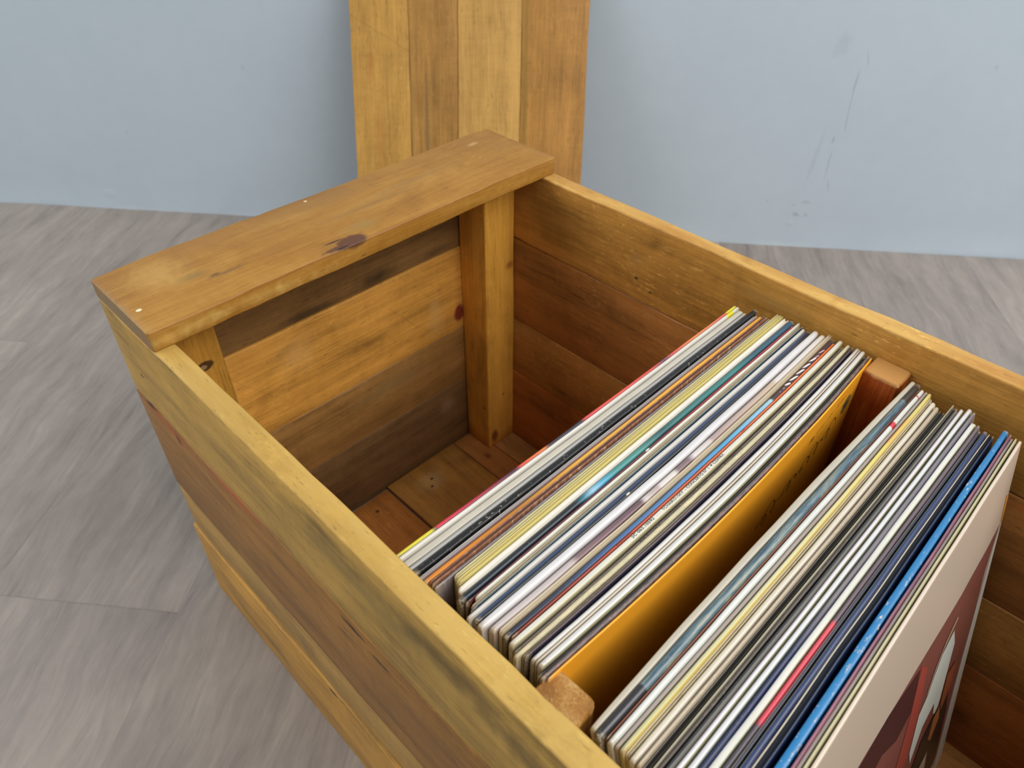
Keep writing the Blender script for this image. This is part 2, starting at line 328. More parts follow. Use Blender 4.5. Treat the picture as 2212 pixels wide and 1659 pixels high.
# corner posts
pm = wood('pine_post_far', 'z', 61, (220, 162, 66), rough=0.42, spots=[((0.038, W-0.006, Z(-0.10)), (0.006, 0.006, 0.005), (150, 84, 44), 0.8, 0.8), ((0.038, W-0.03, Z(-0.318)), (0.004, 0.006, 0.010), (104, 22, 20), 0.6, 0.8),
          ((0.038, W-0.016, Z(-0.262)), (0.003, 0.0012, 0.0014), (34, 26, 20), 0.4, 1), ((0.030, W-0.038, Z(-0.275)), (0.0014, 0.003, 0.0014), (34, 26, 20), 0.4, 1)])
pm2 = wood('pine_post_left', 'z', 63, (176, 128, 50), rough=0.45, spots=[((0.038, 0.024, Z(-0.052)), (0.004, 0.006, 0.004), (48, 32, 24), 0.35, 0.9), ((0.038, 0.022, Z(-0.053)), (0.005, 0.003, 0.002), (150, 120, 84), 0.4, 0.9)])
PW = 0.038
board('post', (0.0013, W-PW, ZI), (PW, W-0.0002, Z(0)), 'z', pm, crate, r=0.0014, jit=0.0003, seed=60)
board('post', (0.0013, 0.0002, ZI), (PW, PW, Z(0)), 'z', pm2, crate, r=0.0014, jit=0.0003, seed=61)
board('post', (LX-PW, W-PW, ZI), (LX, W-0.0002, Z(0)), 'z', pm, crate, r=0.0014, jit=0.0003, seed=62)
board('post', (LX-PW, 0.0002, ZI), (LX, PW, Z(0)), 'z', pm2, crate, r=0.0014, jit=0.0003, seed=63)
# cap boards (grips) lying across the two ends
cm = wood('pine_cap', 'y', 71, (160, 112, 42), dark=(134, 90, 32), light=(182, 138, 64), rough=0.44, saw=0.0, streak=0.7, spots=[
    ((0.066, 0.128, Z(0.0148)), (0.010, 0.020, 0.006), (138, 96, 44), 0.9, 0.6),
    ((0.060, 0.130, Z(0.0148)), (0.0012, 0.010, 0.002), (40, 24, 18), 0.6, 0.8), ((0.054, 0.158, Z(0.0148)), (0.008, 0.018, 0.006), (150, 122, 66), 0.9, 0.6),
    ((0.0453, -0.0065, Z(0.0148)), (0.0016, 0.0020, 0.003), (232, 220, 184), 0.3, 0.95), ((0.043, 0.056, Z(0.0148)), (0.0028, 0.014, 0.003), (122, 88, 48), 0.9, 0.7), ((0.041, 0.048, Z(0.0148)), (0.002, 0.004, 0.003), (86, 62, 36), 0.8, 0.7),
    ((0.032, 0.036, Z(0.0148)), (0.005, 0.012, 0.003), (128, 104, 56), 0.9, 0.7), ((0.015, 0.02, Z(0.0148)), (0.022, 0.022, 0.003), (202, 160, 88), 0.95, 0.5),
    ((0.031, 0.185, Z(0.0148)), (0.0045, 0.05, 0.003), (140, 102, 52), 0.95, 0.65), ((0.022, 0.235, Z(0.0148)), (0.0040, 0.045, 0.003), (150, 112, 60), 0.95, 0.55), ((0.000, 0.150, Z(0.0148)), (0.010, 0.05, 0.003), (148, 110, 54), 0.95, 0.5),
    ((-0.006, 0.06, Z(0.0148)), (0.012, 0.03, 0.003), (160, 112, 50), 0.95, 0.6), ((-0.008, 0.150, Z(0.0148)), (0.0014, 0.0014, 0.002), (236, 214, 168), 0.3, 0.9), ((0.005, 0.315, Z(0.0148)), (0.003, 0.006, 0.002), (206, 170, 120), 0.8, 0.6),
    ((0.0736, 0.08, Z(0.006)), (0.0012, 0.11, 0.0065), (216, 178, 100), 0.8, 0.75), ((0.0736, 0.25, Z(0.006)), (0.0012, 0.09, 0.0065), (200, 150, 70), 0.8, 0.6), ((0.0715, 0.16, Z(0.0135)), (0.0022, 0.25, 0.0016), (140, 92, 40), 0.9, 0.6),
    ((0.03, -T, Z(0.006)), (0.05, 0.0025, 0.012), (146, 124, 88), 0.5, 0.8),
    ((0.0668, 0.140, Z(0.0148)), (0.0080, 0.0150, 0.0075), (92, 58, 40), 0.25, 0.95), ((0.0695, 0.124, Z(0.0148)), (0.0028, 0.010, 0.004), (92, 58, 40), 0.4, 0.9), ((0.0712, 0.130, Z(0.0148)), (0.0010, 0.006, 0.002), (46, 30, 24), 0.4, 0.9)])
cb = lambda t: Vector((-0.0030*math.sin(math.pi*t)*0.5, 0, 0.0006*math.sin(t*9)))
board('cap_board', (-E-0.0002, -T, Z(0.0)), (0.0736, W+T, Z(0.0148)), 'y', cm, crate, r=0.0013, jit=0.0006, seed=70, bow=cb, rs=(0.0010, 0.0008, 0.0014, 0.0014), n=40)
board('cap_board', (LX-0.0736, -T, Z(0.0)), (LX+E, W+T, Z(0.0148)), 'y', cm, crate, r=0.0013, jit=0.0005, seed=72)
# bottom boards
fb = [(0.0003, 0.1743, (166, 106, 48), 0.0), (0.1768, 0.2722, (158, 112, 52), 0.0004), (0.2732, 0.3045, (160, 104, 50), 0.0), (0.3056, W-0.0003, (166, 116, 62), 0.0004)]
fsp = {0: [((0.022, 0.148, ZI), (0.0022, 0.0026, 0.004), (44, 46, 36), 0.4, 0.9), ((0.024, 0.122, ZI), (0.002, 0.002, 0.004), (44, 40, 30), 0.4, 0.9)],
       1: [((0.030, 0.215, ZI), (0.014, 0.018, 0.004), (190, 158, 104), 0.95, 0.6), ((0.027, 0.219, ZI), (0.0016, 0.0022, 0.004), (40, 40, 32), 0.4, 0.95), ((0.036, 0.212, ZI), (0.0016, 0.0022, 0.004), (40, 40, 32), 0.4, 0.95),
           ((0.003, 0.22, ZI), (0.004, 0.05, 0.004), (180, 120, 52), 0.9, 0.5)],
       2: [((0.044, 0.288, ZI), (0.006, 0.004, 0.004), (100, 52, 36), 0.8, 0.8)], 3: []}
for i, (y0, y1, c, dz) in enumerate(fb):
    m = wood('pine_bottom_%d' % i, 'x', 81+i, c, spots=fsp[i], wear=0.3)
    board('bottom_board', (0.0015 if i else 0.004, y0, 0.0003), (LX-0.002, y1, ZI+dz), 'x', m, crate, r=0.0008, jit=0.0003, seed=80+i)
# battens halfway along
bmat = wood('pine_batten', 'z', 91, (166, 118, 58), dark=(126, 82, 36), light=(210, 176, 116), blotch=1.6, rough=0.4, wear=1.0, saw=0.8)
bmat2 = wood('pine_batten_red', 'z', 92, (140, 66, 26), dark=(96, 42, 18), light=(176, 104, 50), blotch=1.0, rough=0.35, wear=0.3, spots=[((0.392, 0.325, Z(-0.0214)), (0.02, 0.02, 0.0025), (190, 142, 82), 0.5, 0.9)])
board('batten', (0.3800, 0.0002, ZI+0.0004), (0.4040, 0.0218, Z(-0.0214)), 'z', bmat, crate, r=0.0012, jit=0.0003, seed=90, rs=(0.001, 0.001, 0.0045, 0.002))
board('batten', (0.3800, 0.3140, ZI+0.0004), (0.4040, W-0.0002, Z(-0.0214)), 'z', bmat2, crate, r=0.0012, jit=0.0003, seed=91)

# ------------------------------------------------------------------ panel leaning on the wall behind the crate
PWD, PL_ = 0.322, 0.432
pc = Vector((-0.2382, 0.5136, 0.0)); az, ln = 0.7427, 0.3493
pd = Vector((math.cos(az), math.sin(az), 0)); pnb = Vector((-math.sin(az), math.cos(az), 0))
pup = Vector((pnb.x*math.sin(ln), pnb.y*math.sin(ln), math.cos(ln))); pn = pd.cross(pup)     # pn points towards the viewer
if pn.dot(Vector(CAM['loc'])-pc) < 0: pn = -pn
pc = pc + Vector((0, 0, 0.0046))
panel = empty('plank_panel', pc, 'upright panel of four amber-stained pine planks leaning on the blue-grey wall', 'wooden panel')
PM = Matrix((pd, pn, pup)).transposed()            # local x across, y towards viewer, z up the board
panel.rotation_euler = PM.to_euler() if PM.determinant() > 0 else (0, 0, 0)
sg = 1
if PM.determinant() < 0:
    PM = Matrix((pd, -pn, pup)).transposed(); panel.rotation_euler = PM.to_euler(); sg = -1
xs = [0, 130/522, 237/522, 377/522, 1.0]
pcol = [(182, 138, 66), (158, 116, 56), (188, 146, 78), (168, 122, 60)]
psp = [[((-0.135, 0, 0.30), (0.006, 0.01, 0.02), (170, 112, 52), 0.9, 0.6), ((-0.125, 0, 0.20), (0.006, 0.01, 0.06), (172, 118, 54), 0.95, 0.5)],
       [((-0.058, 0, 0.20), (0.0035, 0.01, 0.10), (112, 92, 62), 0.9, 0.65), ((-0.080, 0, 0.24), (0.004, 0.01, 0.09), (140, 120, 66), 0.95, 0.5)],
       [((0.062, 0, 0.3), (0.008, 0.01, 0.2), (206, 162, 86), 0.9, 0.5)],
       [((0.078, 0, 0.25), (0.004, 0.01, 0.25), (140, 112, 46), 0.9, 0.7), ((0.12, 0, 0.17), (0.03, 0.01, 0.03), (156, 108, 52), 0.95, 0.4)]]
for i in range(4):
    m = wood('pine_panel_%d' % i, 'z', 101+i, pcol[i], spots=psp[i], saw=0.0, wear=0.25, streak=(0.5, 1.2, 0.5, 0.7)[i], diag=((1.0, 0.55) if i == 0 else (1.0, -0.8) if i == 2 else None), blotch=0.7)
    x0, x1 = (xs[i]-0.5)*PWD, (xs[i+1]-0.5)*PWD
    f = 0.0 if i % 2 == 0 else 0.0008
    ys = (-f, 0.0135-f) if sg < 0 else (-0.0135+f, f)
    board('plank', (x0+0.0002, ys[0], 0), (x1-0.0002, ys[1], PL_-0.002*i), 'z', m, panel, r=0.0014, jit=0.0006, seed=100+i)

# ------------------------------------------------------------------ record sleeves
CARD = (186, 170, 140)
def card(name, spec):
    t = NT(name); uv = t.coord('UV'); sx, sy, _ = t.sep(uv); obj = t.coord()
    mode = spec.get('mode', 'plain')
    if mode == 'plain':
        c = spec['c']; n = t.noise(t.comb(t.math('MULTIPLY', sx, 0.4), t.math('MULTIPLY', sy, 30), 0.0), 1.5, 4)
        col = t.mix(t.mapr(n, 0.35, 0.7, 0, spec.get('var', 0.3)), s2l(c), s2l(spec.get('c2', tuple(int(q*0.86) for q in c))))
    elif mode == 'y':
        n = t.math('MULTIPLY_ADD', t.math('SUBTRACT', t.noise(uv, 120, 2), 0.5), 0.006, sy)
        st = spec['stops']; col = t.ramp(t.math('MULTIPLY', n, 1/0.34), [(p/0.34, c) for p, c in st], spec.get('interp', 'LINEAR'))
    elif mode == 'noise':
        k = spec.get('k', 1.0)
        n = t.noise(t.comb(t.math('MULTIPLY', sx, 1.2), t.math('MULTIPLY', sy, 170*k), 0.0), 1.6, 4, 0.7)
        col = t.ramp(n, spec['stops'], spec.get('interp', 'LINEAR'))
    if 'x' in spec:          # stripes across the spine: [(u0,u1,colour)]
        for u0, u1, c in spec['x']:
            mu = t.math('MULTIPLY', t.mapr(sx, u0-0.03, u0+0.03, 0, 1), t.mapr(sx, u1-0.03, u1+0.03, 1, 0))
            col = t.mix(mu, col, s2l(c))
    for (y0, y1, u0, u1, c) in spec.get('patch', ()):
        m = t.math('MULTIPLY', t.mapr(sy, y0-0.0006, y0+0.0006, 0, 1), t.mapr(sy, y1-0.0006, y1+0.0006, 1, 0))
        if u0 > -5: m = t.math('MULTIPLY', m, t.math('MULTIPLY', t.mapr(sx, u0-0.05, u0+0.05, 0, 1), t.mapr(sx, u1-0.05, u1+0.05, 1, 0)))
        col = t.mix(m, col, s2l(c))
    # rubbed card showing along the edge
    wr = spec.get('wear', 0.25)
    if wr > 0:
        sc = spec.get('wscale', 1.0)
        n = t.noise(t.comb(t.math('MULTIPLY', sx, 2.2), t.math('MULTIPLY', sy, 420*sc), 3.3), 1.0, 4, 0.75)
        big = t.noise(t.comb(0.0, t.math('MULTIPLY', sy, 26), 1.0), 1.0, 2)
        th = 0.705-0.27*wr
        m = t.math('MULTIPLY', t.mapr(n, th, th+0.05, 0, 1), t.mapr(big, 0.40, 0.62, 0.25, 1))
        inside = t.math('MULTIPLY', t.mapr(sx, -0.06, 0.0, 0, 1), t.mapr(sx, 1.0, 1.06, 1, 0))
        col = t.mix(t.math('MULTIPLY', m, inside), col, s2l(spec.get('card', (214, 202, 178))))
        ends = t.math('MAXIMUM', t.mapr(sy, spec['y0']+0.001, spec['y0']+0.0045, 1, 0), t.mapr(sy, spec['y1']-0.004, spec['y1']-0.001, 0, 1))
        en = t.mapr(t.noise(obj, 900, 3), 0.35, 0.55, 0, 1)
        topz = t.math('MULTIPLY', t.mapr(sx, -0.35, 0.0, 0, 1), t.mapr(sx, 1.0, 1.35, 1, 0))
        col = t.mix(t.math('MULTIPLY', t.math('MULTIPLY', ends, en), t.math('MULTIPLY', topz, 0.75)), col, s2l(CARD))
    if not spec.get('full'): col = t.mix(1.0, col, (0.87, 0.85, 0.82, 1), 'MULTIPLY')      # aged paper is never pure white
    t.bump(t.noise(obj, 500, 3), 0.12, 0.0003)
    return t.out(col, spec.get('rough', 0.34), 0.5, spec.get('coat', 0.25), 0.18)

G1 = dict(mid=([284, 300, 325, 345, 360, 386], None), L=[284, 301, 327, 344.5, 359, 382.5], Rm=[284, 306, 319, 329, 344, 358, 367, 386], R=[282.3, 303.9, 316, 326.5, 340, 354.5, 363, 381])
def interp(v, xs_, ys_):
    if v <= xs_[0]: return ys_[0]+(v-xs_[0])
    for i in range(len(xs_)-1):
        if v <= xs_[i+1]: return ys_[i]+(ys_[i+1]-ys_[i])*(v-xs_[i])/(xs_[i+1]-xs_[i])
    return ys_[-1]+(v-xs_[-1])
def tri(v, g):
    if g == 1:
        return interp(v, [284, 300, 325, 345, 360, 386], [284, 301, 327, 344.5, 359, 382.5]), v, interp(v, [284, 306, 319, 329, 344, 358, 367, 386], [282.3, 303.9, 316, 326.5, 340, 354.5, 363, 380.0])
    return interp(v, [406, 410, 420, 445, 477], [408.6, 411.5, 420.8, 446, 481]), v, interp(v, [406, 410, 420, 430, 436, 442, 446, 452, 460, 470, 477], [407.6, 410.6, 418.3, 427.5, 435.4, 439.5, 444, 450, 458, 466.5, 473.5])
RECS = []
class Sleeve:
    def __init__(s, g, x0, x1, y0, y1, prof, spec, label, group=None, dz=0.0, seed=0, face=None):
        x0 += 0.10 if x1-x0 > 1.2 else 0.0; x1 -= 0.28 if x1-x0 > 1.2 else 0.12; s.g, s.w = g, (x1-x0)/1000; s.y0, s.y1 = y0/1000, y1/1000; s.prof = prof; s.dz = dz; s.seed = seed
        s.a = [q/1000 for q in tri(x0, g)]; s.b = [q/1000 for q in tri(x1, g)]
        s.lean = 0.0 if g == 1 else 0.222
        s.yc = (0.015, 0.140 if g == 1 else 0.165, 0.318); s.loc = None
        s.build(spec, label, group, face)
    def quad(s, vals, y):
        (p, q, r), (a, b, c) = s.yc, vals
        return a*(y-q)*(y-r)/((p-q)*(p-r)) + b*(y-p)*(y-r)/((q-p)*(q-r)) + c*(y-p)*(y-q)/((r-p)*(r-q))
    def edge(s, y):
        j = NS(y*22, s.seed*1.7)*0.00028*(s.w/0.003)**0.5
        A, B = s.quad(s.a, y), s.quad(s.b, y); m, h = (A+B)/2, (B-A)/2
        e = min(y-s.y0, s.y1-y)
        h *= 0.86 + 0.14*min(1, max(0, e)/0.01)
        return m-h+j, m+h+j
    def top(s, y):
        e = max(0.0, min(y-s.y0, s.y1-y)); r = 0.0016
        dr = 0 if e > r else -(r-math.sqrt(max(0, r*r-(r-e)**2)))
        return Z(-0.0186)+s.dz + dr + NS(y*30, s.seed*2.3, 5)*0.00025 + NS(y*120, s.seed, 8)*0.00008
    def pdz(s, u):
        if s.prof == 'round':
            q = abs(2*u-1); return -min(s.w*0.5, 0.0019)*(1-math.sqrt(max(0, 1-q**2.2)))
        if s.prof == 'flat':
            q = abs(2*u-1); return -min(s.w*0.4, 0.0008)*(1-math.sqrt(max(0, 1-q**4)))
        for (u0, z0), (u1, z1) in zip(OPEN, OPEN[1:]):
            if u0 <= u <= u1: return z0+(z1-z0)*(u-u0)/max(1e-6, u1-u0)
        return 0
    def point(s, u, y, up=0.0):
        A, B = s.edge(y); return Vector((A+(B-A)*u, y, s.top(y)+s.pdz(u)+up))
    def side(s, y, d):           # x of right-hand face at depth d below the top
        return s.edge(y)[1] + s.lean*d
    def build(s, spec, label, group, face):
        us = {'round': [0, .04, .12, .24, .38, .5, .62, .76, .88, .96, 1], 'flat': [0, .03, .1, .3, .5, .7, .9, .97, 1], 'open': [p[0] for p in OPEN]}[s.prof]
        n = 40; e = [0, .0004, .001, .0018, .003, .006]
        ys = [s.y0+q for q in e] + [s.y0+.006+(s.y1-s.y0-.012)*i/n for i in range(1, n)] + [s.y1-q for q in e[::-1]]
        deps = [0.002, 0.006, 0.02, 0.06, 0.14, 0.24, None]
        zb = ZI+0.0005 if s.g == 1 else ZI+0.0009
        V, U = [], []
        for y in ys:
            A, B = s.edge(y); T0 = s.top(y)
            row, ru = [], []
            for d in deps[::-1]:
                dd = (T0-zb) if d is None else min(d, T0-zb); ex = s.lean*dd
                row.append((A+ex, y, T0-dd)); ru.append((-dd*10-0.001, y))
            zp = s.pdz(0)
            for u in us:
                z = s.pdz(u); row.append((A+(B-A)*u + s.lean*(-z), y, T0+z)); ru.append((u, y))
            for d in deps:
                dd = (T0-zb) if d is None else min(d, T0-zb); ex = s.lean*dd
                row.append((B+ex, y, T0-dd)); ru.append((1+dd*10+0.001, y))
            V += row; U += ru
        R = len(us)+2*len(deps); F = []
        for k in range(len(ys)-1):
            for j in range(R-1): F.append((k*R+j, (k+1)*R+j, (k+1)*R+j+1, k*R+j+1))
            F.append((k*R+R-1, (k+1)*R+R-1, (k+1)*R, k*R))
        # end caps as strips between the two faces
        for k in (0, len(ys)-1):
            F.append(tuple(k*R+j for j in (range(R) if k == 0 else range(R-1, -1, -1))))
        spec = dict(spec); spec['y0'], spec['y1'] = s.y0, s.y1
        mat = card(spec.get('mn', 'printed_card'), spec)
        mats = [mat]; fm = [0]*len(F)
        if s.prof == 'open':
            mats.append(plain('inner_sleeve_paper', spec.get('inner', (206, 198, 184)), 0.7, 0.3))
            gi = range(len(deps)+3, len(deps)+len(us)-4)
            per = R
            for k in range(len(ys)-1):
                for j in gi: fm[k*per+j] = 1
        A, B = s.edge((s.y0+s.y1)/2)
        s.loc = ((A+B)/2 + s.lean*0.3, (s.y0+s.y1)/2, zb)
        s.o = mesh_obj('record_sleeve', V, F, mats, None, s.loc, uvs=U, smooth=50, fmats=fm)
        tag(s.o, label, 'record', group)
        RECS.append(s)
    def text(s, body, y0, y1, ub, ut, color, name='spine_lettering', grow=1.0):
        cu = bpy.data.curves.new('lettering', 'FONT'); cu.body = body; cu.size = 1.0; cu.resolution_u = 3
        if grow: cu.offset = 0.012*grow
        ob = bpy.data.objects.new('lettering', cu); COL.objects.link(ob)
        dg = bpy.context.evaluated_depsgraph_get(); me = bpy.data.meshes.new_from_object(ob.evaluated_get(dg))
        bpy.data.objects.remove(ob); xs_ = [v.co.x for v in me.vertices]; ymx = 0.72
        mn, mx = min(xs_), max(xs_)
        for v in me.vertices:
            y = y0+(v.co.x-mn)/(mx-mn)*(y1-y0); u = ub+(ut-ub)*(v.co.y/ymx)
            v.co = s.point(u, y, 0.00007) - Vector(s.loc)
        me.name = name; me.materials.clear(); me.materials.append(plain('ink', color, 0.5))
        o = bpy.data.objects.new(name, me); COL.objects.link(o); o.parent = s.o
        return o
    def facetext(s, body, y0, y1, d0, h, color, name='cover_lettering', shear=0.0, slope=0.0):
        cu = bpy.data.curves.new('lettering', 'FONT'); cu.body = body; cu.size = 1.0; cu.resolution_u = 3; cu.shear = shear
        ob = bpy.data.objects.new('lettering', cu); COL.objects.link(ob)
        dg = bpy.context.evaluated_depsgraph_get(); me = bpy.data.meshes.new_from_object(ob.evaluated_get(dg))
        bpy.data.objects.remove(ob); xs_ = [v.co.x for v in me.vertices]; mn, mx = min(xs_), max(xs_)
        for v in me.vertices:
            f = (v.co.x-mn)/(mx-mn); y = y0+f*(y1-y0); d = d0+slope*f - v.co.y*h
            v.co = Vector((s.side(y, d)+0.0002, y, s.top(y)-d)) - Vector(s.loc)
        me.name = name; me.materials.clear(); me.materials.append(plain('ink', color, 0.5))
        o = bpy.data.objects.new(name, me); COL.objects.link(o); o.parent = s.o
        return o
    def facepoly(s, name, polys):
        """flat printed shapes on the right-hand face: [(colour, [(y, z below rim)...])] finely cut so they follow the bowed card"""
        V, F, FM, mats = [], [], [], []
        for k, (c, pts) in enumerate(polys):
            mats.append(plain('cover_ink', c, 0.35))
            bm = bmesh.new(); vs_ = [bm.verts.new((p[0]/1000, p[1]/1000, 0)) for p in pts]; bm.faces.new(vs_)
            bmesh.ops.triangulate(bm, faces=bm.faces[:])
            for q in range(8):
                y = 0.02+0.04*q
                bmesh.ops.bisect_plane(bm, geom=bm.verts[:]+bm.edges[:]+bm.faces[:], plane_co=(y, 0, 0), plane_no=(1, 0, 0))
            b0 = len(V); bm.verts.index_update()
            for v in bm.verts:
                y = min(s.y1-0.0005, max(s.y0+0.0005, v.co.x)); z = Z(v.co.y); d = s.top(y)-z
                V.append(Vector((s.side(y, d)+0.00012+0.00005*k, y, z)) - Vector(s.loc))
            for f_ in bm.faces: F.append([b0+v.index for v in f_.verts]); FM.append(k)
            bm.free()
        me = bpy.data.meshes.new(name); me.from_pydata(V, [], F)
        for m in mats: me.materials.append(m)
        for p, i in zip(me.polygons, FM): p.material_index = i
        o = bpy.data.objects.new(name, me); COL.objects.link(o); o.parent = s.o
        return o
OPEN = [(0, -.0005), (.03, -.0001), (.10, 0), (.20, -.0001), (.24, -.0014), (.5, -.0016), (.76, -.0014), (.80, -.0001), (.90, 0), (.97, -.0001), (1, -.0005)]
WH, CR, IV = (222, 220, 214), (224, 216, 198), (206, 200, 186)
NAV, BLK = (34, 44, 66), (34, 33, 32)
